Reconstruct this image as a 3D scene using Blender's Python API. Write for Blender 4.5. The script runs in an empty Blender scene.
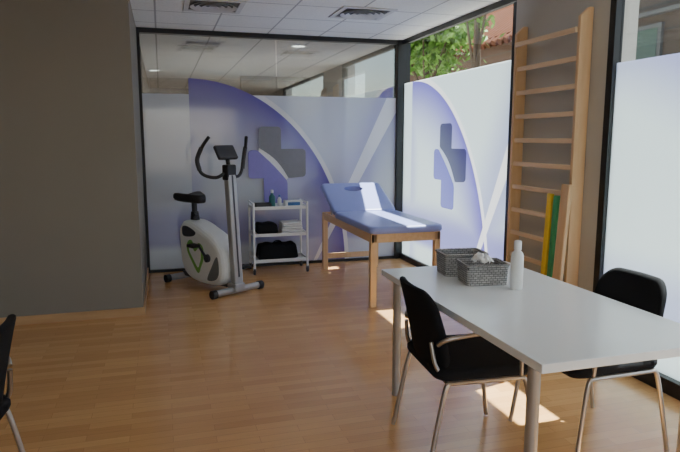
import bpy, bmesh, math, random
from mathutils import Vector, Matrix
random.seed(7)
S = bpy.context.scene
COL = S.collection
PI = math.pi

# ------------------------------------------------------------------ materials
def newmat(name):
    m = bpy.data.materials.new(name); m.use_nodes = True
    nt = m.node_tree; nt.nodes.clear()
    out = nt.nodes.new('ShaderNodeOutputMaterial')
    return m, nt, out
def bsdf(nt, col=(0.5,0.5,0.5), rough=0.5, metal=0.0, spec=0.5, coat=0.0):
    b = nt.nodes.new('ShaderNodeBsdfPrincipled')
    b.inputs['Base Color'].default_value = (*col, 1)
    b.inputs['Roughness'].default_value = rough
    b.inputs['Metallic'].default_value = metal
    b.inputs['Specular IOR Level'].default_value = spec
    b.inputs['Coat Weight'].default_value = coat
    return b
def mat(name, col, rough=0.5, metal=0.0, spec=0.5, coat=0.0, var=0.08, scale=20.0, bump=0.0, bscale=200.0):
    m, nt, out = newmat(name)
    b = bsdf(nt, col, rough, metal, spec, coat)
    tc = nt.nodes.new('ShaderNodeTexCoord')
    n = nt.nodes.new('ShaderNodeTexNoise'); n.inputs['Scale'].default_value = scale
    nt.links.new(tc.outputs['Object'], n.inputs['Vector'])
    mx = nt.nodes.new('ShaderNodeMix'); mx.data_type = 'RGBA'
    mx.inputs[6].default_value = (*[c*(1-var) for c in col], 1)
    mx.inputs[7].default_value = (*[min(1, c*(1+var)) for c in col], 1)
    nt.links.new(n.outputs['Fac'], mx.inputs[0])
    nt.links.new(mx.outputs[2], b.inputs['Base Color'])
    if bump:
        n2 = nt.nodes.new('ShaderNodeTexNoise'); n2.inputs['Scale'].default_value = bscale
        nt.links.new(tc.outputs['Object'], n2.inputs['Vector'])
        bp = nt.nodes.new('ShaderNodeBump'); bp.inputs['Strength'].default_value = bump
        bp.inputs['Distance'].default_value = 0.003
        nt.links.new(n2.outputs['Fac'], bp.inputs['Height'])
        nt.links.new(bp.outputs['Normal'], b.inputs['Normal'])
    nt.links.new(b.outputs[0], out.inputs[0])
    return m
def emis(name, col, s):
    m, nt, out = newmat(name)
    e = nt.nodes.new('ShaderNodeEmission'); e.inputs[0].default_value = (*col,1); e.inputs[1].default_value = s
    nt.links.new(e.outputs[0], out.inputs[0]); return m
def vinyl_mat(name, col, tr=0.75):
    m, nt, out = newmat(name)
    d = nt.nodes.new('ShaderNodeBsdfDiffuse'); t = nt.nodes.new('ShaderNodeBsdfTransparent')
    d.inputs[0].default_value = (*col,1); t.inputs[0].default_value = (*col,1)
    x = nt.nodes.new('ShaderNodeMixShader'); x.inputs[0].default_value = tr
    nt.links.new(d.outputs[0], x.inputs[1]); nt.links.new(t.outputs[0], x.inputs[2]); nt.links.new(x.outputs[0], out.inputs[0]); return m
def glass_mat(name, fac=0.1, tint=(0.93,0.97,0.96)):
    m, nt, out = newmat(name)
    t = nt.nodes.new('ShaderNodeBsdfTransparent'); t.inputs[0].default_value = (*tint,1)
    g = nt.nodes.new('ShaderNodeBsdfGlossy'); g.inputs['Roughness'].default_value = 0.02
    x = nt.nodes.new('ShaderNodeMixShader'); x.inputs[0].default_value = fac
    nt.links.new(t.outputs[0], x.inputs[1]); nt.links.new(g.outputs[0], x.inputs[2])
    nt.links.new(x.outputs[0], out.inputs[0]); return m
def wood_mat(name, c1, c2, rough=0.4, axis=2, sc=6.0, spec=0.5):
    m, nt, out = newmat(name)
    b = bsdf(nt, c1, rough, spec=spec)
    tc = nt.nodes.new('ShaderNodeTexCoord')
    mp = nt.nodes.new('ShaderNodeMapping')
    s = [sc*6, sc*6, sc*6]; s[axis] = sc*0.5
    mp.inputs['Scale'].default_value = s
    n = nt.nodes.new('ShaderNodeTexNoise'); n.inputs['Scale'].default_value = 1.0; n.inputs['Detail'].default_value = 6
    nt.links.new(tc.outputs['Object'], mp.inputs[0]); nt.links.new(mp.outputs[0], n.inputs['Vector'])
    r = nt.nodes.new('ShaderNodeValToRGB')
    r.color_ramp.elements[0].position = 0.3; r.color_ramp.elements[0].color = (*c1,1)
    r.color_ramp.elements[1].position = 0.7; r.color_ramp.elements[1].color = (*c2,1)
    nt.links.new(n.outputs['Fac'], r.inputs[0]); nt.links.new(r.outputs[0], b.inputs['Base Color'])
    nt.links.new(b.outputs[0], out.inputs[0]); return m

class NB:                                     # tiny expression builder
    def __init__(s, nt): s.nt = nt
    def m(s, op, a, b=None, c=None):
        n = s.nt.nodes.new('ShaderNodeMath'); n.operation = op
        for i, v in enumerate((a, b, c)):
            if v is None: continue
            if isinstance(v, (int, float)): n.inputs[i].default_value = v
            else: s.nt.links.new(v, n.inputs[i])
        return n.outputs[0]
    def ss(s, v, lo, hi):
        n = s.nt.nodes.new('ShaderNodeMapRange'); n.interpolation_type = 'SMOOTHSTEP'
        s.nt.links.new(v, n.inputs[0])
        if lo < hi:
            n.inputs[1].default_value = lo; n.inputs[2].default_value = hi
        else:
            n.inputs[1].default_value = hi; n.inputs[2].default_value = lo
            n.inputs[3].default_value = 1; n.inputs[4].default_value = 0
        return n.outputs[0]
    def mix(s, f, a, b):
        n = s.nt.nodes.new('ShaderNodeMix'); n.data_type = 'RGBA'
        s.nt.links.new(f, n.inputs[0])
        for i, v in ((6, a), (7, b)):
            if isinstance(v, tuple): n.inputs[i].default_value = (*v, 1)
            else: s.nt.links.new(v, n.inputs[i])
        return n.outputs[2]

def film_mat(name, axis, sign, c, top, transl, base, purple, white=(0.96,0.96,0.98), gls=0.05, clear=0.0, arc=0.85, inner=0.78, band_s=0.6, power=1.4):
    m, nt, out = newmat(name); B = NB(nt)
    g = nt.nodes.new('ShaderNodeNewGeometry')
    sp = nt.nodes.new('ShaderNodeSeparateXYZ'); nt.links.new(g.outputs['Position'], sp.inputs[0])
    u = B.m('MULTIPLY_ADD', sp.outputs[axis], sign, c); v = sp.outputs[2]
    un = B.m('DIVIDE', u, 1.8); vn = B.m('DIVIDE', v, 2.15)
    re = B.m('SQRT', B.m('ADD', B.m('MULTIPLY', un, un), B.m('MULTIPLY', vn, vn)))
    right = B.m('GREATER_THAN', u, 0.0)
    inside = B.m('MULTIPLY', right, B.m('LESS_THAN', re, 1.0))
    ramp = B.m('POWER', B.m('MAXIMUM', B.m('DIVIDE', B.m('SUBTRACT', re, inner), 1.0-inner), 0.0), power)
    pA = B.m('MULTIPLY', B.m('MULTIPLY', inside, ramp), arc)
    pS = B.m('MULTIPLY', B.m('MULTIPLY', inside, B.ss(u, 0.25, 0.0)), 0.3*arc)
    line1 = B.m('MULTIPLY', right, B.m('LESS_THAN', B.m('ABSOLUTE', B.m('SUBTRACT', re, 1.014)), 0.014))
    d = B.m('SUBTRACT', u, B.m('ADD', B.m('MULTIPLY', B.m('SUBTRACT', v, 0.27), 0.52), 1.55))
    line2 = B.m('LESS_THAN', B.m('ABSOLUTE', d), B.m('MULTIPLY_ADD', v, 0.045, 0.02))
    rsd = B.m('GREATER_THAN', d, 0.0)
    pD = B.m('MULTIPLY', B.m('MULTIPLY', rsd, B.ss(d, 0.6, 0.0)), 0.45*arc)
    mid = B.m('MULTIPLY', B.m('MULTIPLY', right, B.m('GREATER_THAN', re, 1.0)), B.m('LESS_THAN', d, 0.0))
    pM = B.m('MULTIPLY', mid, B.ss(d, -0.6, 0.0)); pM = B.m('MULTIPLY', pM, 0.4*arc)
    band = B.m('MULTIPLY', B.ss(v, 0.85, 0.5), B.ss(v, 0.22, 0.34))
    p = B.m('MAXIMUM', B.m('MAXIMUM', pA, pD), B.m('MAXIMUM', pM, B.m('MULTIPLY', band, band_s)))
    p = B.m('MAXIMUM', p, pS)
    col = B.mix(p, base, purple)
    col = B.mix(B.m('MULTIPLY', B.m('MAXIMUM', line1, line2), 0.9), col, white)
    dif = nt.nodes.new('ShaderNodeBsdfDiffuse'); tr = nt.nodes.new('ShaderNodeBsdfTranslucent')
    nt.links.new(col, dif.inputs[0]); nt.links.new(col, tr.inputs[0])
    mx = nt.nodes.new('ShaderNodeMixShader'); mx.inputs[0].default_value = transl
    nt.links.new(dif.outputs[0], mx.inputs[1]); nt.links.new(tr.outputs[0], mx.inputs[2])
    gl = nt.nodes.new('ShaderNodeBsdfGlossy'); gl.inputs['Roughness'].default_value = 0.06
    m2 = nt.nodes.new('ShaderNodeMixShader'); m2.inputs[0].default_value = gls
    nt.links.new(mx.outputs[0], m2.inputs[1]); nt.links.new(gl.outputs[0], m2.inputs[2])
    tp = nt.nodes.new('ShaderNodeBsdfTransparent')
    mask = B.m('MULTIPLY', B.m('MAXIMUM', B.m('LESS_THAN', v, top), inside), 1.0-clear)
    m3 = nt.nodes.new('ShaderNodeMixShader'); nt.links.new(mask, m3.inputs[0])
    nt.links.new(tp.outputs[0], m3.inputs[1]); nt.links.new(m2.outputs[0], m3.inputs[2])
    nt.links.new(m3.outputs[0], out.inputs[0]); return m

def brick_mat(name, c1, c2, mortar, bw, bh, ms, rough=0.4, rot=(0,0,0), coat=0.0, grain=None, bias=0.0, offset=0.5, spec=0.5, gv=0.13):
    m, nt, out = newmat(name)
    b = bsdf(nt, c1, rough, coat=coat, spec=spec); b.inputs['Coat Roughness'].default_value = 0.2
    g = nt.nodes.new('ShaderNodeNewGeometry')
    mp = nt.nodes.new('ShaderNodeMapping'); mp.inputs['Rotation'].default_value = rot
    nt.links.new(g.outputs['Position'], mp.inputs[0])
    br = nt.nodes.new('ShaderNodeTexBrick')
    br.inputs['Color1'].default_value = (*c1,1); br.inputs['Color2'].default_value = (*c2,1)
    br.inputs['Mortar'].default_value = (*mortar,1)
    br.inputs['Scale'].default_value = 1.0; br.inputs['Mortar Size'].default_value = ms
    br.inputs['Brick Width'].default_value = bw; br.inputs['Row Height'].default_value = bh
    br.inputs['Bias'].default_value = bias; br.offset = offset
    nt.links.new(mp.outputs[0], br.inputs['Vector'])
    last = br.outputs['Color']
    if grain:
        mp2 = nt.nodes.new('ShaderNodeMapping'); mp2.inputs['Scale'].default_value = grain
        nt.links.new(g.outputs['Position'], mp2.inputs[0])
        n = nt.nodes.new('ShaderNodeTexNoise'); n.inputs['Scale'].default_value = 1; n.inputs['Detail'].default_value = 5
        nt.links.new(mp2.outputs[0], n.inputs['Vector'])
        mr = nt.nodes.new('ShaderNodeMapRange'); mr.inputs[3].default_value = 1-gv; mr.inputs[4].default_value = 1+gv
        nt.links.new(n.outputs['Fac'], mr.inputs[0])
        mx = nt.nodes.new('ShaderNodeMix'); mx.data_type = 'RGBA'; mx.blend_type = 'MULTIPLY'; mx.inputs[0].default_value = 1
        nt.links.new(last, mx.inputs[6]); nt.links.new(mr.outputs[0], mx.inputs[7]); last = mx.outputs[2]
    nt.links.new(last, b.inputs['Base Color']); nt.links.new(b.outputs[0], out.inputs[0]); return m

M = {}
M['floor'] = brick_mat('laminate_floor', (0.70,0.375,0.145), (0.82,0.47,0.20), (0.56,0.28,0.11), 0.42, 0.065, 0.0010, rough=0.20, grain=(6,60,1), spec=0.85, gv=0.10)
M['ceiling'] = brick_mat('ceiling_tiles', (0.86,0.87,0.84), (0.90,0.91,0.88), (0.46,0.46,0.45), 0.6, 0.6, 0.009, rough=0.9, grain=(60,60,60), offset=0.0)
M['wall'] = mat('grey_plaster', (0.262,0.242,0.210), 0.85, var=0.03, scale=3, bump=0.1)
M['wall_light'] = mat('light_plaster', (0.54,0.52,0.48), 0.85, var=0.03, scale=3, bump=0.1)
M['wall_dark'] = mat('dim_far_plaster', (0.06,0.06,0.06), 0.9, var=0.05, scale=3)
M['baseboard'] = wood_mat('baseboard_wood', (0.50,0.30,0.14), (0.62,0.39,0.20), 0.4, 0, 4)
M['black_frame'] = mat('black_aluminium', (0.010,0.010,0.013), 0.4, 0.0, 0.5)
M['glass'] = glass_mat('clear_glass', 0.07)
M['glass_inner'] = glass_mat('clear_glass_inner', 0.28, (0.62,0.66,0.67))
PUR = (0.31,0.28,0.70)
M['film_back'] = film_mat('frosted_film_back', 0, 1.0, -0.32, 1.98, 0.2, (0.76,0.80,0.87), (0.20,0.16,0.52), arc=1.0, inner=0.58)
M['film_mid'] = film_mat('frosted_film_side', 1, -1.0, 6.65, 2.15, 0.66, (0.79,0.86,0.89), PUR, gls=0.03, clear=0.04, arc=0.9, inner=0.6, power=1.9)
M['film_near'] = film_mat('frosted_film_near', 1, -1.0, 3.5, 1.98, 0.66, (0.79,0.86,0.89), PUR, gls=0.03, clear=0.0, arc=0.5, band_s=0.3)
M['em_grey'] = mat('emblem_grey', (0.22,0.22,0.25), 0.5)
M['em_blue'] = mat('emblem_blue', (0.27,0.23,0.62), 0.45)
M['em_white'] = mat('emblem_white', (0.92,0.93,0.95), 0.5)
M['vy_grey'] = vinyl_mat('vinyl_grey', (0.30,0.30,0.34))
M['vy_blue'] = vinyl_mat('vinyl_blue', (0.39,0.36,0.80))
M['vy_white'] = vinyl_mat('vinyl_white', (0.97,0.97,0.98), 0.9)
M['white_lam'] = mat('white_laminate', (0.90,0.94,0.97), 0.22, var=0.01)
M['silver'] = mat('grey_painted_steel', (0.42,0.39,0.36), 0.4, 0.5)
M['column'] = mat('silver_grey_column', (0.42,0.42,0.42), 0.35, 0.4)
M['chrome'] = mat('brushed_tube', (0.46,0.43,0.40), 0.28, 0.85)
M['black_fab'] = mat('black_fabric', (0.012,0.013,0.016), 0.9, var=0.3, scale=300, bump=0.3, bscale=600, spec=0.2)
M['blue_vinyl'] = mat('blue_vinyl', (0.31,0.36,0.74), 0.35, var=0.04, scale=8)
M['beech'] = wood_mat('beech_wood', (0.74,0.47,0.23), (0.84,0.57,0.31), 0.4, 2, 5)
M['beech_y'] = wood_mat('beech_wood_rail', (0.74,0.47,0.23), (0.84,0.57,0.31), 0.4, 1, 5)
M['pine'] = wood_mat('pine_wood', (0.70,0.46,0.25), (0.80,0.56,0.33), 0.45, 2, 4)
M['pine_rung'] = wood_mat('pine_rung', (0.78,0.58,0.37), (0.88,0.67,0.45), 0.45, 1, 4)
M['white_plastic'] = mat('white_plastic', (0.86,0.87,0.85), 0.35, var=0.02)
M['white_paint'] = mat('white_painted_steel', (0.86,0.88,0.89), 0.35, var=0.02)
M['towel'] = mat('white_towel', (0.82,0.83,0.84), 0.95, var=0.05, scale=60, bump=0.5)
M['black_plastic'] = mat('black_plastic', (0.015,0.015,0.017), 0.45)
M['dgrey'] = mat('dark_grey_plastic', (0.05,0.05,0.06), 0.5)
M['mgrey'] = mat('mid_grey_plastic', (0.18,0.19,0.19), 0.5)
M['green'] = mat('green_accent', (0.20,0.48,0.09), 0.4)
M['yellow_bar'] = mat('yellow_bar', (0.90,0.62,0.04), 0.5)
M['green_bar'] = mat('green_bar', (0.05,0.34,0.13), 0.5)
M['paper'] = mat('white_tissue', (0.90,0.91,0.92), 0.9, var=0.02)
M['blue_print'] = mat('blue_print', (0.05,0.16,0.42), 0.5)
M['teal'] = mat('teal_plastic', (0.03,0.16,0.17), 0.35)
M['screen'] = mat('lcd_screen', (0.10,0.13,0.12), 0.15)
M['vent'] = mat('vent_metal', (0.66,0.66,0.64), 0.5)
M['vent_dark'] = mat('vent_dark', (0.16,0.16,0.16), 0.8)
M['lamp'] = emis('lamp_glow', (1.0,0.95,0.85), 9)
M['brick'] = brick_mat('old_brick', (0.13,0.07,0.042), (0.18,0.10,0.065), (0.15,0.13,0.11), 0.34, 0.11, 0.012, 0.9, rot=(PI/2,0,PI/2))
M['roof'] = mat('terracotta', (0.15,0.055,0.028), 0.9, var=0.4, scale=4, spec=0.1)
M['stone'] = brick_mat('dark_masonry', (0.075,0.055,0.042), (0.12,0.085,0.065), (0.05,0.045,0.04), 0.45, 0.22, 0.02, 0.9, rot=(PI/2,0,PI/2))
M['stone2'] = mat('grey_stone_trim', (0.12,0.115,0.11), 0.9, var=0.2, scale=2)
M['pave'] = mat('pavement', (0.42,0.40,0.37), 0.9, var=0.1, scale=2)
M['leaf'] = mat('leaves', (0.17,0.34,0.05), 0.6, var=0.6, scale=2)
M['bark'] = mat('bark', (0.12,0.08,0.05), 0.9, var=0.3)
def wicker():
    m, nt, out = newmat('grey_wicker')
    b = bsdf(nt, (0.2,0.2,0.2), 0.8); B = NB(nt)
    tc = nt.nodes.new('ShaderNodeTexCoord')
    br = nt.nodes.new('ShaderNodeTexBrick')
    sp = nt.nodes.new('ShaderNodeSeparateXYZ'); nt.links.new(tc.outputs['Object'], sp.inputs[0])
    cb = nt.nodes.new('ShaderNodeCombineXYZ')
    nt.links.new(B.m('ADD', sp.outputs[0], sp.outputs[1]), cb.inputs[0]); nt.links.new(sp.outputs[2], cb.inputs[1])
    nt.links.new(cb.outputs[0], br.inputs['Vector'])
    br.inputs['Color1'].default_value = (0.52,0.50,0.49,1); br.inputs['Color2'].default_value = (0.34,0.33,0.325,1)
    br.inputs['Mortar'].default_value = (0.09,0.09,0.09,1); br.inputs['Scale'].default_value = 1
    br.inputs['Brick Width'].default_value = 0.024; br.inputs['Row Height'].default_value = 0.012; br.inputs['Mortar Size'].default_value = 0.0014
    nt.links.new(br.outputs['Color'], b.inputs['Base Color'])
    bp = nt.nodes.new('ShaderNodeBump'); bp.inputs['Strength'].default_value = 0.8; bp.inputs['Distance'].default_value = 0.003; bp.invert = True
    nt.links.new(br.outputs['Fac'], bp.inputs['Height']); nt.links.new(bp.outputs[0], b.inputs['Normal'])
    nt.links.new(b.outputs[0], out.inputs[0]); return m
M['wicker'] = wicker()

# ------------------------------------------------------------------ geometry helpers
def bx(bm, x0, x1, y0, y1, z0, z1, mtx=None):
    vs = [bm.verts.new((x, y, z)) for z in (z0, z1) for y in (y0, y1) for x in (x0, x1)]
    for f in ((0,2,3,1),(4,5,7,6),(0,1,5,4),(2,6,7,3),(0,4,6,2),(1,3,7,5)):
        bm.faces.new([vs[i] for i in f])
    if mtx is not None:
        for v in vs: v.co = mtx @ v.co
    return vs
def smooth_path(pts, n=8):
    P = [Vector(p) for p in pts]
    if len(P) < 3: return P
    res = []
    for i in range(len(P)-1):
        p0 = P[max(i-1,0)]; p1 = P[i]; p2 = P[i+1]; p3 = P[min(i+2,len(P)-1)]
        for k in range(n):
            t = k/n
            res.append(0.5*((2*p1)+(p2-p0)*t+(2*p0-5*p1+4*p2-p3)*t*t+(3*p1-p0-3*p2+p3)*t**3))
    res.append(P[-1]); return res
def tube(bm, pts, r, seg=12, sm=True, r2=None, cap=True):
    P = smooth_path(pts) if sm else [Vector(p) for p in pts]
    n = len(P); rings = []; up = None
    for i, p in enumerate(P):
        d = (P[min(i+1,n-1)] - P[max(i-1,0)]).normalized()
        if up is None:
            up = Vector((0,0,1)) if abs(d.z) < 0.9 else Vector((1,0,0))
        a = d.cross(up).normalized(); b = a.cross(d).normalized(); up = b
        rr = r if r2 is None else r + (r2-r)*i/(n-1)
        rings.append([bm.verts.new(p + a*rr*math.cos(2*PI*k/seg) + b*rr*math.sin(2*PI*k/seg)) for k in range(seg)])
    for i in range(n-1):
        for k in range(seg):
            bm.faces.new((rings[i][k], rings[i][(k+1)%seg], rings[i+1][(k+1)%seg], rings[i+1][k]))
    if cap:
        bm.faces.new(rings[0][::-1]); bm.faces.new(rings[-1])
def lathe(bm, prof, seg=28, mtx=None):
    rings = []
    vs = []
    for r, z in prof:
        if r < 1e-5: ring = [bm.verts.new((0,0,z))]
        else: ring = [bm.verts.new((r*math.cos(2*PI*k/seg), r*math.sin(2*PI*k/seg), z)) for k in range(seg)]
        rings.append(ring); vs += ring
    for a, b in zip(rings, rings[1:]):
        for k in range(seg):
            k2 = (k+1) % seg
            if len(a) == 1 and len(b) == 1: continue
            if len(a) == 1: bm.faces.new((a[0], b[k2], b[k]))
            elif len(b) == 1: bm.faces.new((a[k], a[k2], b[0]))
            else: bm.faces.new((a[k], a[k2], b[k2], b[k]))
    if mtx is not None:
        for v in vs: v.co = mtx @ v.co
def outline(hw, hd, rad, n=12):
    pts = []
    for cx, cy, a0 in ((hw-rad, hd-rad, 0), (-hw+rad, hd-rad, PI/2), (-hw+rad, -hd+rad, PI), (hw-rad, -hd+rad, 3*PI/2)):
        for k in range(n+1):
            a = a0 + PI/2*k/n
            pts.append((cx+rad*math.cos(a), cy+rad*math.sin(a)))
    out = []
    for i, p in enumerate(pts):
        q = pts[(i+1) % len(pts)]
        out.append(p)
        L = math.dist(p, q)
        if L > 0.06:
            k = int(L/0.04)
            for j in range(1, k): out.append((p[0]+(q[0]-p[0])*j/k, p[1]+(q[1]-p[1])*j/k))
    return out
def pad(bm, hw, hd, th, rad, soft=0.012, deform=None, hole=None):
    """cushion lying in xy, z 0..th; optional oval hole (cx,cy,rx,ry)"""
    O = outline(hw, hd, rad)
    n = len(O)
    def ring(off, z, t=None):
        res = []
        for (x, y) in O:
            sx = (hw-off)/hw; sy = (hd-off)/hd
            px, py = x*sx, y*sy
            if t is not None:
                if hole:
                    cx, cy, rx, ry = hole
                    a = math.atan2((y-cy)/hd, (x-cx)/hw)
                    ix, iy = cx+rx*math.cos(a), cy+ry*math.sin(a)
                else: ix = iy = 0
                px = ix+(px-ix)*t; py = iy+(py-iy)*t
            v = Vector((px, py, z))
            res.append(bm.verts.new(deform(v) if deform else v))
        return res
    s = soft
    seq = []
    ts = (0.0, 0.25, 0.5, 0.75, 0.93) if hole else (0.02, 0.25, 0.5, 0.75, 0.93)
    for t in ts: seq.append(ring(s, 0, t))
    seq.append(ring(s, 0)); seq.append(ring(s*0.3, s*0.3)); seq.append(ring(0, s)); seq.append(ring(0, th-s))
    seq.append(ring(s*0.3, th-s*0.3)); seq.append(ring(s, th))
    for t in ts[::-1]: seq.append(ring(s, th, t))
    for a, b in zip(seq, seq[1:]):
        for k in range(n): bm.faces.new((a[k], a[(k+1)%n], b[(k+1)%n], b[k]))
    if hole:
        a, b = seq[-1], seq[0]
        for k in range(n): bm.faces.new((a[k], a[(k+1)%n], b[(k+1)%n], b[k]))
    else:
        bm.faces.new(seq[0][::-1]); bm.faces.new(seq[-1])
def prism(bm, poly, t0, t1, fn):
    a = [bm.verts.new(fn(u, v, t0)) for u, v in poly]; b = [bm.verts.new(fn(u, v, t1)) for u, v in poly]
    n = len(poly)
    bm.faces.new(a[::-1]); bm.faces.new(b)
    for k in range(n): bm.faces.new((a[k], a[(k+1)%n], b[(k+1)%n], b[k]))
def closed_smooth(poly, n=5):
    P = [Vector((a,b,0)) for a,b in poly]; m = len(P); res = []
    for i in range(m):
        p0,p1,p2,p3 = P[i-1],P[i],P[(i+1)%m],P[(i+2)%m]
        for k in range(n):
            t = k/n
            q = 0.5*((2*p1)+(p2-p0)*t+(2*p0-5*p1+4*p2-p3)*t*t+(3*p1-p0-3*p2+p3)*t**3)
            res.append((q.x,q.y))
    return res
def obj(name, bm, m, parent=None, smooth=False, bevel=0.0, label=None, loc=None):
    if smooth:
        for f in bm.faces: f.smooth = True
    bmesh.ops.recalc_face_normals(bm, faces=bm.faces)
    me = bpy.data.meshes.new(name); bm.to_mesh(me); bm.free()
    me.materials.append(m)
    o = bpy.data.objects.new(name, me); COL.objects.link(o)
    if parent: o.parent = parent
    if loc: o.location = loc
    if bevel:
        md = o.modifiers.new('bevel', 'BEVEL'); md.width = bevel; md.segments = 3; md.limit_method = 'ANGLE'
    if label: o['label'] = label
    if smooth:
        md = o.modifiers.new('es', 'EDGE_SPLIT'); md.split_angle = math.radians(50)
    return o
def NBM(): return bmesh.new()
def boxobj(name, b, m, parent=None, bevel=0.0, label=None, mtx=None):
    bm = NBM(); bx(bm, *b, mtx=mtx); return obj(name, bm, m, parent, bevel=bevel, label=label)
def thing(name, label, cat, loc=(0,0,0), rz=0.0, group=None):
    o = bpy.data.objects.new(name, None); COL.objects.link(o); o.empty_display_size = 0.1
    o.location = loc; o.rotation_euler = (0,0,rz); o['label'] = label; o['category'] = cat
    if group: o['group'] = group
    return o
def tag(o, label, cat, group=None, kind=None):
    o['label'] = label; o['category'] = cat
    if group: o['group'] = group
    if kind: o['kind'] = kind
    return o
def sempty(name, label=None, cat=None):
    o = bpy.data.objects.new(name, None); COL.objects.link(o); o.empty_display_size = 0.1
    o['kind'] = 'structure'
    if label: o['label'] = label
    if cat: o['category'] = cat
    return o
def struct(name, boxes, m, label=None, cat=None, bevel=0.0):
    bm = NBM()
    for b in boxes: bx(bm, *b)
    o = obj(name, bm, m, bevel=bevel); o['kind'] = 'structure'
    if label: o['label'] = label
    if cat: o['category'] = cat
    return o
def dup(root, loc, rz, label, group=None):
    r = root.copy(); COL.objects.link(r); r.location = loc; r.rotation_euler = (0,0,rz); r['label'] = label
    if group: r['group'] = group
    for ch in list(root.children):
        c = ch.copy(); COL.objects.link(c); c.parent = r
        for g in list(ch.children):
            d = g.copy(); COL.objects.link(d); d.parent = c
    return r

# ------------------------------------------------------------------ room
XR, YB, HC = 2.83, 6.95, 2.66
struct('floor', [(-4.1, XR+0.12, -3.1, 15.1, -0.12, 0)], M['floor'], 'honey brown laminate strip floor', 'floor')
struct('ceiling', [(-4.1, XR, -3.1, 15.1, HC, HC+0.04)], M['ceiling'], 'suspended ceiling of pale square tiles', 'ceiling')
struct('wall_left', [(-4.1, -0.2, 5.25, 15.1, 0, HC)], M['wall'], 'plain grey plaster wall on the left', 'wall')
struct('wall_side', [(-4.2, -4.0, -3.1, 5.25, 0, HC)], M['wall'], 'plain grey side wall outside the view', 'wall')
struct('wall_rear', [(-4.0, -2.8, -3.2, -3.0, 0, HC), (2.0, XR+0.12, -3.2, -3.0, 0, HC), (-2.8, 2.0, -3.2, -3.0, 2.3, HC), (-2.8, 2.0, -3.2, -3.0, 0, 0.5)], M['wall'], 'rear wall with a wide opening behind the viewer', 'wall')
struct('baseboard_left', [(-4.0, -0.186, 5.236, 5.25, 0, 0.07)], M['baseboard'], 'honey wood baseboard along the grey wall', 'baseboard')
struct('baseboard_return', [(-0.2, -0.186, 5.25, YB-0.06, 0, 0.07)], M['baseboard'], 'honey wood baseboard on the wall return', 'baseboard')
struct('wall_right', [(XR, XR+0.22, 3.38, 4.48, 0, HC), (XR, XR+0.22, -3.1, -0.4, 0, HC)], M['wall_light'], 'pale plaster pier behind the wall bars', 'wall')
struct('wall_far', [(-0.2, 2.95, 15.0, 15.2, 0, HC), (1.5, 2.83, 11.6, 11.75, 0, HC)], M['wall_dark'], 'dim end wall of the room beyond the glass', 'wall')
struct('wall_beyond', [(XR, XR+0.12, 7.1, 8.3, 0, HC), (XR, XR+0.12, 9.7, 15.1, 0, HC), (XR, XR+0.12, 8.3, 9.7, 0, 0.9), (XR, XR+0.12, 8.3, 9.7, 2.45, HC)], M['wall_light'], 'side wall with a window in the room beyond', 'wall')

def window(name, label, framebars, clear, filmbox, fm, gm):
    w = sempty(name, label, 'window')
    bm = NBM()
    for b in framebars: bx(bm, *b)
    obj('window_frame', bm, M['black_frame'], w)
    for c in clear:
        boxobj('glass_pane', c, gm, w)
    boxobj('frosted_film', filmbox, fm, w)
    return w
w1 = window('window_1', 'frosted glass partition with grey and blue cross emblem, behind the exercise bike',
    [(-0.2, XR, YB-0.03, YB+0.05, HC-0.05, HC), (-0.2, XR, YB-0.03, YB+0.05, 0, 0.03), (-0.2,-0.17,YB-0.03,YB+0.05,0.03,HC-0.05)],
    [(-0.17, 1.3, YB+0.01, YB+0.018, 0.03, HC-0.05), (1.306, XR-0.06, YB+0.01, YB+0.018, 0.03, HC-0.05)],
    (-0.17, XR-0.06, YB+0.003, YB+0.006, 0.03, 2.15), M['film_back'], M['glass_inner'])
w2 = window('window_2', 'frosted street window with cross emblem, between corner post and wall bars',
    [(XR, XR+0.05, 4.48, YB+0.05, HC-0.05, HC), (XR, XR+0.08, 4.48, YB+0.05, 0, 0.07), (XR, XR+0.08, 4.48, 4.53, 0.07, HC-0.06)],
    [(XR+0.04, XR+0.046, 4.53, YB-0.05, 0.07, HC-0.05)],
    (XR+0.025, XR+0.028, 4.53, YB-0.05, 0.07, 2.15), M['film_mid'], M['glass'])
w3 = window('window_3', 'frosted street window in black frame, behind the chair at the right',
    [(XR-0.005, XR+0.05, -0.4, 3.38, HC-0.05, HC), (XR-0.02, XR+0.06, -0.4, 3.38, 0, 0.09), (XR-0.005, XR+0.06, 3.325, 3.38, 0.09, HC-0.05), (XR, XR+0.06, -0.4, -0.32, 0.09, HC-0.05)],
    [(XR+0.04, XR+0.046, -0.32, 3.325, 0.09, HC-0.05)],
    (XR+0.025, XR+0.028, -0.32, 3.325, 0.09, 1.98), M['film_near'], M['glass'])
struct('trim_1', [(XR-0.06, XR+0.1, YB-0.05, YB+0.1, 0, HC)], M['black_frame'], 'black corner post between the two glazed walls', 'post', bevel=0.004)

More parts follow.
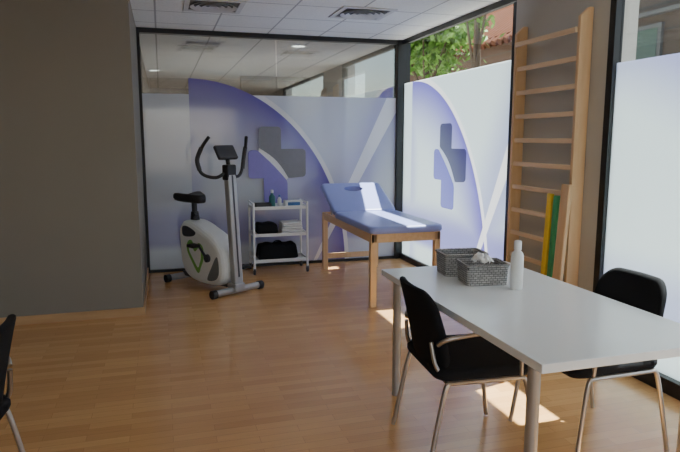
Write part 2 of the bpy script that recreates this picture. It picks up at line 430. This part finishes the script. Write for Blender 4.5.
def emblem(parent, fn, ms, ts):
    def arcpts(p0, p1, bulge, n=10):
        p0 = Vector(p0); p1 = Vector(p1); d = p1-p0; nrm = Vector((-d.y, d.x)).normalized()
        return [tuple(p0+d*(k/n)+nrm*bulge*math.sin(PI*k/n)) for k in range(n+1)]
    k = 1/86.0
    def P(x, y): return ((x-273)*k, (165-y)*k)
    g = [P(257,131), P(258,129), P(260,128), P(276,128), P(278,129), P(279,131), P(279,150), P(301,150), P(303,151), P(304,153), P(304,175), P(303,177), P(301,178), P(289,179)]
    g += arcpts(P(286,179), P(257,149), -0.04)[0:]
    b = [P(246,154), P(247,152), P(249,151), P(254,151)]
    b += arcpts(P(256,152), P(284,181), 0.01)[0:]
    b += [P(285,184), P(285,201), P(284,203), P(282,204), P(264,204), P(262,203), P(261,201), P(261,179), P(249,179), P(247,178), P(246,176)]
    wt = arcpts(P(286,179), P(257,149), -0.04) + arcpts(P(256,152), P(284,181), 0.01)
    for nm, poly, m, t in (('emblem_grey', g, ms[0], ts[0]), ('emblem_blue', b, ms[1], ts[0]), ('emblem_curve', wt, ms[2], ts[1])):
        bm = NBM()
        if ts[0] > 0.01: prism(bm, poly, 0.003, t, fn)
        else: bm.faces.new([bm.verts.new(fn(u, v, t)) for u, v in poly])
        obj(nm, bm, m, parent)
emblem(w1, lambda u, v, w: (1.27+u, YB-w, 1.2+v), (M['em_grey'], M['em_blue'], M['em_white']), (0.024, 0.018))
emblem(w2, lambda u, v, w: (XR+0.024-w, 5.68-u*1.08, 1.22+v), (M['vy_grey'], M['vy_blue'], M['vy_white']), (0.004, 0.0035))

def vent(loc, label):
    t = thing('ceiling_vent', label, 'vent', loc, 0, None); t.scale = (.88,.88,1)
    bm = NBM()
    bx(bm,-.29,.29,-.29,-.24,-.012,0); bx(bm,-.29,.29,.24,.29,-.012,0); bx(bm,-.29,-.24,-.24,.24,-.012,0); bx(bm,.24,.29,-.24,.24,-.012,0)
    obj('frame', bm, M['vent'], t)
    boxobj('backing', (-.24,.24,-.24,.24,-.004,0), M['vent_dark'], t)
    for r in (0.06, 0.12, 0.18, 0.235):
        bm = NBM(); lathe(bm, [(r-.04,-.006),(r-.006,-.022),(r,-.022),(r-.034,-.004)], 32); obj('louvre_ring', bm, M['vent'], t, smooth=True)
    return t
vent((0.5,5.62,HC), 'square ceiling vent at the top left near the grey wall')
vent((1.86,5.55,HC), 'square ceiling vent above the blue treatment table')
vent((0.55,7.85,HC), 'ceiling vent seen through the glass above the exercise bike')
def downlight(loc, label):
    t = thing('downlight', label, 'ceiling light', loc)
    bm = NBM(); lathe(bm, [(0.11,0),(0.115,-0.008),(0.095,-0.012),(0.09,0)], 28); obj('ring', bm, M['white_plastic'], t, smooth=True)
    bm = NBM(); lathe(bm, [(0.09,-0.004),(0.0,-0.004)], 28); obj('lens', bm, M['lamp'], t)
downlight((1.73,7.7,HC), 'lit round downlight beyond the glass above the cross emblem')
downlight((-0.05,11.1,HC), 'lit round downlight far beyond the glass at the left')

# ------------------------------------------------------------------ desk
TX0, TX1, TY0, TY1 = 1.217, 2.05, 1.68, 3.25
t = thing('desk', 'long white rectangular table with round grey legs at the right', 'table', ((TX0+TX1)/2, (TY0+TY1)/2, 0))
hx, hy = (TX1-TX0)/2, (TY1-TY0)/2
boxobj('tabletop', (-hx,hx,-hy,hy,0.70,0.735), M['white_lam'], t, bevel=0.003)
for sx in (-1,1):
    for sy in (-1,1):
        bm = NBM(); cx, cy = sx*(hx-.055), sy*(hy-.12)
        lathe(bm, [(0,0),(0.024,0),(0.026,0.01),(0.024,0.02),(0.024,0.69),(0.04,0.692),(0.04,0.70),(0,0.70)], 24, Matrix.Translation((cx,cy,0)))
        obj('leg', bm, M['silver'], t, smooth=True)
TZ = 0.736
def basket(loc, rz, hw, hd, h, label):
    t = thing('basket', label, 'basket', loc, rz)
    bm = NBM(); O = outline(hw, hd, 0.02, 4); n = len(O); w = 0.008
    def ring(z, off, flare): return [bm.verts.new((x*((hw-off)/hw)*flare, y*((hd-off)/hd)*flare, z)) for x, y in O]
    rs = [ring(0, 0, 0.95), ring(h, 0, 1.0), ring(h, w, 1.0), ring(w, w, 0.95)]
    for a, b in zip(rs, rs[1:]):
        for k in range(n): bm.faces.new((a[k], a[(k+1)%n], b[(k+1)%n], b[k]))
    bm.faces.new(rs[0][::-1]); bm.faces.new(rs[-1])
    obj('body', bm, M['wicker'], t)
    bm = NBM(); pts = [(x, y, h) for x, y in O] + [(O[0][0], O[0][1], h)]
    tube(bm, pts, 0.007, 8, sm=False, cap=False); obj('rim', bm, M['wicker'], t, smooth=True)
    return t
basket((1.62,3.03,TZ), -0.12, 0.125, 0.09, 0.12, 'grey woven basket at the back of the white table, behind the tissue basket')
basket((1.625,2.80,TZ), -0.16, 0.115, 0.09, 0.105, 'grey woven basket with white tissues, beside the white bottle')
bm = NBM()
for i in range(5):
    cx, cy = random.uniform(-.05,.05), random.uniform(-.025,.025)
    g = 7; vv = []
    a = random.uniform(0,PI); R = Matrix.Rotation(a,3,'Z')
    for iy in range(g):
        row = []
        for ix in range(g):
            x = (ix/(g-1)-.5)*.09; y = (iy/(g-1)-.5)*.07
            z = 0.10+0.05*math.cos(x*28)*math.cos(y*32)+random.uniform(-.008,.008)
            q = R @ Vector((x,y,0)); row.append(bm.verts.new((cx+q.x*.8, cy+q.y*.8, z)))
        vv.append(row)
    for iy in range(g-1):
        for ix in range(g-1): bm.faces.new((vv[iy][ix], vv[iy][ix+1], vv[iy+1][ix+1], vv[iy+1][ix]))
o = obj('tissues', bm, M['paper'], smooth=False, loc=(1.625,2.80,TZ+.005)); tag(o, 'crumpled white tissues in the front grey basket', 'tissues')
t = thing('bottle', 'tall white plastic bottle standing beside the grey baskets', 'bottle', (1.715,2.615,TZ))
bm = NBM(); lathe(bm, [(0,0),(0.029,0),(0.032,0.004),(0.032,0.165),(0.028,0.185),(0.016,0.20),(0.015,0.21),(0,0.21)], 28); obj('body', bm, M['white_plastic'], t, smooth=True)
bm = NBM(); lathe(bm, [(0.0,0.205),(0.019,0.205),(0.019,0.245),(0.016,0.25),(0,0.25)], 24); obj('cap', bm, M['white_paint'], t, smooth=True)

# ------------------------------------------------------------------ chairs (face local +x)
def make_chair(label):
    t = thing('chair', label, 'chair')
    bm = NBM()
    def ds(v):
        r = (v.x/.24)**2+(v.y/.24)**2
        z = v.z + 0.43 + (0.012*(1-min(r,1)) if v.z > .02 else 0)
        if v.x > .14: z -= (v.x-.14)**2*1.6
        return Vector((v.x, v.y, z))
    pad(bm, 0.24, 0.24, 0.055, 0.07, 0.02, ds)
    obj('seat', bm, M['black_fab'], t, smooth=True)
    bm = NBM()
    def db(v):
        hgt = v.y; y = v.x*(1-0.10*max(0, hgt/.19)) ; z = 0.645+hgt
        x = -0.245 - hgt*0.22 + 0.9*(y*y) + v.z*1.0 - 0.12*hgt*hgt
        return Vector((x-.03, y, z))
    pad(bm, 0.225, 0.19, 0.035, 0.09, 0.014, db)
    obj('backrest', bm, M['black_fab'], t, smooth=True)
    for s in (-1,1):
        bm = NBM(); tube(bm, [(.16,.235*s,.425),(.19,.24*s,.38),(.245,.255*s,0.01)], .011, 12); obj('leg', bm, M['chrome'], t, smooth=True)
        bm = NBM(); tube(bm, [(-.19,.235*s,.425),(-.215,.24*s,.36),(-.285,.255*s,0.01)], .011, 12); obj('leg', bm, M['chrome'], t, smooth=True)
        bm = NBM(); tube(bm, [(-.235,.215*s,.60),(-.2,.25*s,.635),(-.05,.262*s,.655),(.08,.26*s,.65),(.145,.25*s,.60),(.16,.238*s,.44)], .010, 12); obj('armrest', bm, M['chrome'], t, smooth=True)
    bm = NBM()
    tube(bm, [(-.19,-.235,.425),(-.19,.235,.425)], .010, 10, False); tube(bm, [(.16,-.235,.425),(.16,.235,.425)], .010, 10, False)
    for s in (-1,1):
        tube(bm, [(.16,.235*s,.425),(-.19,.235*s,.425)], .010, 10, False)
        tube(bm, [(-.19,.20*s,.425),(-.235,.19*s,.50),(-.25,.17*s,.60)], .010, 10)
    obj('frame', bm, M['chrome'], t, smooth=True)
    return t
ch = make_chair('black fabric armchair with metal legs pushed in at the left side of the white table')
ch.location = (1.38,2.50,0); ch.rotation_euler = (0,0,math.radians(-4))
dup(ch, (1.975,2.38,0), PI+0.02, 'black fabric armchair on the window side of the white table')
dup(ch, (-0.87,2.38,0), PI-0.1, 'black chair cut off by the left edge, near the grey wall')

# ------------------------------------------------------------------ treatment table
t = thing('treatment_table', 'blue padded treatment table with beech frame and raised head section', 'treatment table', (2.07,5.74,0))
bm = NBM()
bx(bm,-.33,-.30,-.84,.84,.585,.665); bx(bm,.30,.33,-.84,.84,.585,.665); bx(bm,-.30,.30,-.84,-.81,.585,.665); bx(bm,-.30,.30,.81,.84,.585,.665)
obj('frame', bm, M['beech_y'], t, bevel=0.003)
for sx in (-1,1):
    for sy in (-1,1):
        bm = NBM(); bx(bm, sx*.335-.055*(sx>0), sx*.335+.055*(sx<0), sy*.84-.055*(sy>0), sy*.84+.055*(sy<0), 0, .66)
        obj('leg', bm, M['beech'], t, bevel=0.003)
bm = NBM(); bx(bm,-.31,.31,.79,.815,.13,.19); obj('stretcher', bm, M['beech'], t, bevel=.003)
bm = NBM(); pad(bm, .35, .58, .065, .05, .018, lambda v: v+Vector((0,-.29,.665))); obj('mattress', bm, M['blue_vinyl'], t, smooth=True)
bm = NBM(); R = Matrix.Translation((0,.30,.675)) @ Matrix.Rotation(math.radians(24.5),4,'X')
pad(bm, .35, .315, .065, .05, .018, lambda v: R @ (v+Vector((0,.315,0))), hole=(0,.17,.11,.055)); obj('head_section', bm, M['blue_vinyl'], t, smooth=True)
for s in (-1,1):
    bm = NBM(); tube(bm, [(.25*s,.72,.62),(.25*s,.80,.87)], .012, 10, False)
    obj('support_strut', bm, M['chrome'], t, smooth=True)

# ------------------------------------------------------------------ wall bars
t = thing('wall_bars', 'tall pine gymnastic wall bars fixed to the pale pier', 'wall bars', (2.76,3.93,0))
for y in (-.38,.38):
    bm = NBM(); prism(bm, [(-.035,0),(.065,0),(.065,2.37),(.03,2.37),(-.035,2.31)], y-.015, y+.015, lambda u,v,w:(u,w,v)); obj('upright', bm, M['pine'], t, bevel=.004)
for i in range(12):
    z = 2.225-.186*i
    bm = NBM(); off = -.010 if i else -.04
    bx(bm, off-.012, off+.012, -.368,.368, z-.018, z+.018); obj('rung', bm, M['pine_rung'], t, bevel=.008)
def lean(name, x0, x1, y, w, d, h, m, label, cat):
    a = math.atan2(x1-x0, h)
    bm = NBM(); bx(bm, -d/2, d/2, -w/2, w/2, 0, h, Matrix.Rotation(a,4,'Y'))
    o = obj(name, bm, m, bevel=min(w,d)*.25, loc=(x0,y,0.004)); tag(o, label, cat); return o
lean('balance_bar', 2.65, 2.695, 3.72, .05, .035, 1.10, M['yellow_bar'], 'yellow bar leaning upright against the wall bars', 'exercise bar')
lean('balance_bar', 2.65, 2.695, 3.645, .05, .035, 1.09, M['green_bar'], 'green bar leaning upright against the wall bars', 'exercise bar')
lean('plank', 2.63, 2.695, 3.545, .09, .03, 1.18, M['pine'], 'short pine plank leaning beside the green bar', 'plank')

# ------------------------------------------------------------------ trolley
t = thing('trolley', 'white three tier metal trolley on casters under the emblem', 'trolley', (1.24,6.66,0))
for sx in (-1,1):
    for sy in (-1,1):
        bm = NBM(); tube(bm, [(.30*sx,.165*sy,.07),(.30*sx,.165*sy,.80)], .013, 12, False); obj('post', bm, M['white_paint'], t, smooth=True)
        bm = NBM()
        lathe(bm, [(0,-.012),(.03,-.012),(.034,-.006),(.034,.006),(.03,.012),(0,.012)], 20, Matrix.Translation((.30*sx,.165*sy,.034)) @ Matrix.Rotation(PI/2,4,'Y'))
        c = obj('caster', bm, M['dgrey'], t, smooth=True)
        bm = NBM(); bx(bm,.30*sx-.017,.30*sx+.017,.165*sy-.008,.165*sy+.008,.05,.075); obj('fork', bm, M['silver'], c)
for z in (.13,.42,.72):
    bm = NBM(); bx(bm,-.30,.30,-.16,.16,z,z+.012)
    bx(bm,-.30,.30,-.165,-.155,z,z+.035); bx(bm,-.30,.30,.155,.165,z,z+.035); bx(bm,-.305,-.295,-.16,.16,z,z+.035); bx(bm,.295,.305,-.16,.16,z,z+.035)
    obj('shelf', bm, M['white_paint'], t, bevel=.002)
for s in (-1,1):
    bm = NBM(); tube(bm, [(.30*s,-.165,.79),(.30*s,.165,.79)], .009, 10, False)
    obj('handle', bm, M['white_paint'], t, smooth=True)
def small_bottle(loc, s, m, capm, label):
    t = thing('bottle', label, 'bottle', loc)
    bm = NBM(); lathe(bm, [(0,0),(.03*s,0),(.033*s,.005),(.033*s,.11*s),(.014*s,.135*s),(.013*s,.15*s),(0,.15*s)], 20); obj('body', bm, m, t, smooth=True)
    bm = NBM(); lathe(bm, [(0,.148*s),(.017*s,.148*s),(.016*s,.18*s),(0,.182*s)], 16); obj('cap', bm, capm, t, smooth=True)
small_bottle((1.18,6.68,.733), 1.05, M['teal'], M['white_plastic'], 'dark teal bottle with white cap on the trolley top shelf')
small_bottle((1.275,6.74,.733), .7, M['white_plastic'], M['blue_print'], 'small white bottle with blue cap on the trolley top shelf')
t = thing('carton', 'low white and blue carton on the trolley top shelf', 'box', (1.41,6.64,.733))
boxobj('box', (-.10,.10,-.06,.06,0,.07), M['white_plastic'], t, bevel=.003); boxobj('printed_band', (-.07,.07,-.0615,-.0602,.018,.055), M['blue_print'], t)
t = thing('tray', 'shallow dark tray on the trolley top shelf', 'tray', (1.06,6.62,.733))
bm = NBM(); bx(bm,-.09,.09,-.07,.07,0,.006); bx(bm,-.09,.09,-.07,-.064,0,.05); bx(bm,-.09,.09,.064,.07,0,.05); bx(bm,-.09,-.084,-.07,.07,0,.05); bx(bm,.084,.09,-.07,.07,0,.05); obj('tray_body', bm, M['dgrey'], t)
def folded(name, loc, hw, hd, n, label):
    bm = NBM()
    for i in range(n):
        z = i*.026
        pad(bm, hw-.003*i, hd-.002*i, .026, .02, .011, lambda v, z=z: Vector((v.x, v.y, v.z+z+.002*math.sin(v.x*30))))
    o = obj(name, bm, M['towel'], smooth=True, loc=loc); tag(o, label, 'towel'); return o
folded('folded_towel', (1.38,6.64,.436), .125, .12, 5, 'stack of folded white towelling on the trolley middle shelf')
def softbag(name, loc, hw, hd, h, label, handle):
    t = thing(name, label, 'bag', loc)
    bm = NBM(); pad(bm, hw, hd, h, .035, .025, lambda v: Vector((v.x*(1-.10*(v.z/h)), v.y*(1-.2*(v.z/h)), v.z+.006*math.sin(v.x*40)))); obj('body', bm, M['black_fab'], t, smooth=True)
    if handle:
        bm = NBM(); tube(bm, [(-.06,-hd*.3,h-.01),(-.03,-hd*.35,h+.03),(.03,-hd*.35,h+.03),(.06,-hd*.3,h-.01)], .006, 8); obj('strap', bm, M['black_fab'], t, smooth=True)
softbag('pouch', (1.10,6.64,.44), .125, .11, .12, 'black fabric pouch on the trolley middle shelf', False)
softbag('bag', (1.22,6.65,.15), .23, .13, .17, 'black bag lying on the trolley bottom shelf', True)

# ------------------------------------------------------------------ exercise bike (forward = local +x)
t = thing('exercise_bike', 'white and black upright exercise bike in the corner by the glass', 'exercise bike', (.43,6.13,0), math.radians(-60))
side = lambda u, v, w: (u, w, v)
HB = 0.125
house = closed_smooth([(-.35,.60),(-.27,.665),(-.12,.65),(.04,.60),(.22,.53),(.35,.43),(.40,.28),(.37,.12),(.22,.055),(-.08,.055),(-.25,.10),(-.34,.22),(-.36,.40),(-.37,.52)])
bm = NBM(); prism(bm, house, -HB, HB, side); hs = obj('housing', bm, M['white_plastic'], t, bevel=.05)
def hp(pts): return closed_smooth([(x*1.1-.02, z*1.05-.015) for x, z in pts])
heart = hp([(.0,.16),(-.09,.25),(-.17,.36),(-.16,.44),(-.10,.47),(-.04,.42),(.03,.455),(.09,.41),(.09,.31),(.05,.23)])
heart_in = hp([(.0,.215),(-.065,.28),(-.13,.36),(-.125,.41),(-.10,.425),(-.045,.365),(.02,.405),(.05,.38),(.05,.31),(.03,.26)])
for s in (-1,1):
    a, b = sorted((s*(HB-.001), s*(HB+.003))); a2, b2 = sorted((s*(HB+.003), s*(HB+.0045)))
    bm = NBM(); prism(bm, heart, a, b, side); obj('green_mark', bm, M['green'], hs, label='green heart shaped outline mark')
    bm = NBM(); prism(bm, heart_in, a2, b2, side); obj('mark_infill', bm, M['white_plastic'], hs)
    bm = NBM(); prism(bm, closed_smooth([(-.28,.60),(-.18,.61),(-.05,.565),(-.10,.52),(-.27,.51)]), a, b, side); obj('dark_panel', bm, M['dgrey'], hs)
    bm = NBM(); prism(bm, closed_smooth([(.14,.11),(.28,.13),(.335,.22),(.31,.36),(.22,.25)]), a, b, side); obj('grey_panel', bm, M['mgrey'], hs)
bm = NBM(); bx(bm,-.47,.46,-.03,.03,.045,.095); obj('base_beam', bm, M['dgrey'], t, bevel=.008)
bm = NBM(); tube(bm, [(.46,-.26,.045),(.46,.26,.045)], .032, 16, False); st = obj('front_stabilizer', bm, M['column'], t, smooth=True)
for s in (-1,1):
    bm = NBM(); tube(bm, [(.46,.25*s,.042),(.46,.30*s,.042)], .041, 16, False); obj('foot_cap', bm, M['black_plastic'], st, smooth=True)
bm = NBM(); tube(bm, [(-.46,-.2,.045),(-.46,.2,.045)], .032, 16, False); st = obj('rear_stabilizer', bm, M['column'], t, smooth=True)
for s in (-1,1):
    bm = NBM(); tube(bm, [(-.46,.19*s,.042),(-.46,.24*s,.042)], .041, 16, False); obj('foot_cap', bm, M['black_plastic'], st, smooth=True)
bm = NBM(); tube(bm, [(-.235,0,.61),(-.24,0,.75)], .055, 14, False, .038); tube(bm, [(-.24,0,.74),(-.245,0,.86)], .028, 14, False); obj('seat_post', bm, M['black_plastic'], t, smooth=True)
bm = NBM(); tube(bm, [(-.14,-.03,.73),(-.14,-.075,.73)], .02, 10, False); tube(bm,[(-.14,-.04,.73),(-.22,-.01,.73)],.008,8,False); obj('adjust_knob', bm, M['black_plastic'], t, smooth=True)
bm = NBM()
def dseat(v):
    f = (v.x+.14)/.28
    return Vector((v.x-.25, v.y*(1.30-.85*f), v.z+.83+.03*(1-f)*(abs(v.y)/.1)+.012*f))
pad(bm, .165, .135, .085, .07, .028, dseat); obj('saddle', bm, M['black_plastic'], t, smooth=True)
for s in (-1,1):
    bm = NBM(); tube(bm, [(.16,.12*s,.33),(.16,.15*s,.33)], .04, 14, False); tube(bm, [(.16,.145*s,.33),(.16+.12*s,.155*s,.33-.12*s)], .013, 10, False)
    obj('crank', bm, M['dgrey'], t, smooth=True)
    bm = NBM(); px, pz = .16+.12*s, .33-.12*s
    bx(bm, px-.055, px+.055, .165*s+(0 if s>0 else -.09), .165*s+(.09 if s>0 else 0), pz-.015, pz+.015); obj('pedal', bm, M['black_plastic'], t, bevel=.005)
bm = NBM()
Rc = Matrix.Translation((.46,0,.05)) @ Matrix.Rotation(-math.atan2(.085,1.2),4,'Y')
bx(bm,-.038,.038,-.05,.05,0,1.15,Rc); bx(bm,.37,.51,-.06,.06,.03,.11); ms = obj('mast', bm, M['column'], t, bevel=.015)
bm = NBM(); bx(bm,-.040,.040,-.009,.009,.12,1.10,Rc); obj('mast_groove', bm, M['dgrey'], ms)
bm = NBM(); bx(bm,.33,.42,-.055,.055,1.10,1.25); obj('mast_clamp', bm, M['black_plastic'], t, bevel=.015)
for s in (-1,1):
    bm = NBM(); tube(bm, [(.37,.02*s,1.19),(.33,.12*s,1.13),(.26,.23*s,1.17),(.25,.27*s,1.30),(.31,.25*s,1.42),(.37,.215*s,1.51)], .016, 12); hb = obj('handlebar', bm, M['black_plastic'], t, smooth=True)
    bm = NBM(); tube(bm, [(.255,.25*s,1.20),(.25,.27*s,1.30),(.30,.254*s,1.41)], .021, 12); obj('grip', bm, M['dgrey'], hb, smooth=True)
Rm = Matrix.Translation((.33,0,1.36)) @ Matrix.Rotation(math.radians(-35),4,'Y')
bm = NBM(); bx(bm,-.02,.02,-.11,.11,-.07,.08, Rm); cn = obj('console', bm, M['dgrey'], t, bevel=.012)
bm = NBM(); bx(bm,-.0225,-.0205,-.065,.065,-.01,.055, Rm); obj('screen', bm, M['screen'], cn)
bm = NBM(); tube(bm, [(.375,0,1.2),(.345,0,1.33)], .02, 10, False); obj('console_stem', bm, M['black_plastic'], t, smooth=True)

# ------------------------------------------------------------------ outside
struct('ground', [(XR+.22, 30, -10, 40, -.2, -.1)], M['pave'], 'pale street paving outside the windows', 'ground')
t = thing('building', 'old brick building with terracotta tiled roof beyond the trees', 'building', (9.5,17,-.1))
boxobj('wall', (0,5,-6,9,0,4.35), M['brick'], t)
bm = NBM()
for i in range(50):
    y = -6.3+i*.31
    tube(bm, [(-.5,y,4.2),(2.6,y,6.3)], .10, 8, False)
bx(bm, -.3,5,-6,9,4.35,4.45); obj('roof', bm, M['roof'], t, smooth=True)
for y in (-4.5,-1.5,1.5,4.5):
    w = boxobj('window', (-.06,.0,y-.5,y+.5,1.2,2.8), M['stone2'], t); boxobj('pane', (-.07,-.062,y-.42,y+.42,1.3,2.7), M['screen'], w)
t = thing('building', 'dark masonry building seen above the frosted film at the right', 'building', (8.5,6.8,-.1))
boxobj('wall', (0,5,-7,3.2,0,8), M['stone'], t)
boxobj('ledge', (-.12,0,-7,3.2,3.75,3.82), M['stone2'], t)
for y in (-4,-1.5,.3,2.4):
    w = boxobj('window', (-.06,0,y-.40,y+.40,2.5,3.6), M['stone2'], t); boxobj('pane', (-.07,-.062,y-.32,y+.32,2.58,3.52), M['screen'], w)
def tree(loc, h, rad, label, n, seed):
    rnd = random.Random(seed)
    t = thing('tree', label, 'tree', loc, 0, None)
    bm = NBM(); tube(bm, [(0,0,0),(.1,.05,h*.5),(0,0,h)], .10, 10, True, .04)
    for k in range(6):
        a = k*1.05; tube(bm, [(0,0,h*.6),(rad*.5*math.cos(a),rad*.5*math.sin(a),h*.95)], .03, 6, False, .012)
    obj('trunk', bm, M['bark'], t, smooth=True)
    bm = NBM()
    cl = [(rnd.gauss(0,.45)*rad, rnd.gauss(0,.45)*rad, h+rnd.gauss(0,.38)*rad) for _ in range(26)]
    for i in range(n):
        c = cl[i % len(cl)]
        p = Vector(c)+Vector((rnd.gauss(0,.2),rnd.gauss(0,.2),rnd.gauss(0,.16)))*rad
        d = Vector((rnd.gauss(0,1),rnd.gauss(0,1),rnd.gauss(0,1))).normalized(); e = d.orthogonal().normalized(); f = d.cross(e)
        s = rnd.uniform(.04,.09)
        vs = [bm.verts.new(p+q) for q in (e*s*1.5, f*s*.6, -e*s*1.5, -f*s*.6)]
        bm.faces.new(vs)
    obj('foliage', bm, M['leaf'], t)
tree((5.7,12.6,-.1), 4.1, 1.3, 'bright green leafy tree outside, nearest the corner post', 9000, 1)
tree((5.6,10.2,-.1), 4.6, 0.6, 'small green tree outside in front of the tiled roof', 2600, 2)

# ------------------------------------------------------------------ light
w = bpy.data.worlds.new('World'); S.world = w; w.use_nodes = True
nt = w.node_tree; nt.nodes.clear()
sky = nt.nodes.new('ShaderNodeTexSky'); sky.sky_type = 'NISHITA'; sky.sun_disc = False
sky.sun_elevation = math.radians(60); sky.sun_rotation = math.radians(90)
mxs = nt.nodes.new('ShaderNodeMix'); mxs.data_type = 'RGBA'; mxs.blend_type = 'MULTIPLY'; mxs.inputs[0].default_value = 1
mxs.inputs[7].default_value = (1.13, 1.0, 0.90, 1)
bg = nt.nodes.new('ShaderNodeBackground'); bg.inputs[1].default_value = 0.48
wo = nt.nodes.new('ShaderNodeOutputWorld')
nt.links.new(sky.outputs[0], mxs.inputs[6]); nt.links.new(mxs.outputs[2], bg.inputs[0]); nt.links.new(bg.outputs[0], wo.inputs[0])
L = bpy.data.lights.new('sun', 'SUN'); L.energy = 28.0; L.angle = math.radians(0.6); L.color = (1.0,0.96,0.90)
so = bpy.data.objects.new('sun', L); COL.objects.link(so)
so.rotation_euler = Vector((-0.43, -0.10, -1)).to_track_quat('-Z','Y').to_euler()
def area(name, loc, size, size_y, energy, rot, col=(1,1,1)):
    L = bpy.data.lights.new(name, 'AREA'); L.shape = 'RECTANGLE'; L.size = size; L.size_y = size_y; L.energy = energy; L.color = col
    o = bpy.data.objects.new(name, L); COL.objects.link(o); o.location = loc; o.rotation_euler = rot; return o
area('rear_fill_light', (-0.4,-2.9,1.5), 4.0, 1.6, 20, (PI/2,0,0), (1.0,0.97,0.93))  # unseen fill lamp, added to brighten the room from behind the camera
area('beyond_room_fill', (1.0,10.0,0.9), 2.0, 3.0, 42, (PI,0,0), (1,0.98,0.95))  # added upward fill so the ceiling beyond the glass isn't black; no fixture there

# ------------------------------------------------------------------ camera
cd = bpy.data.cameras.new('camera'); cam = bpy.data.objects.new('camera', cd); COL.objects.link(cam)
cd.sensor_width = 36; cd.lens = 36*600/680; cd.clip_start = 0.05
cam.location = (0,0,1.5)
cam.rotation_euler = (math.radians(90-8.34), 0, math.radians(-16.5))
S.camera = cam
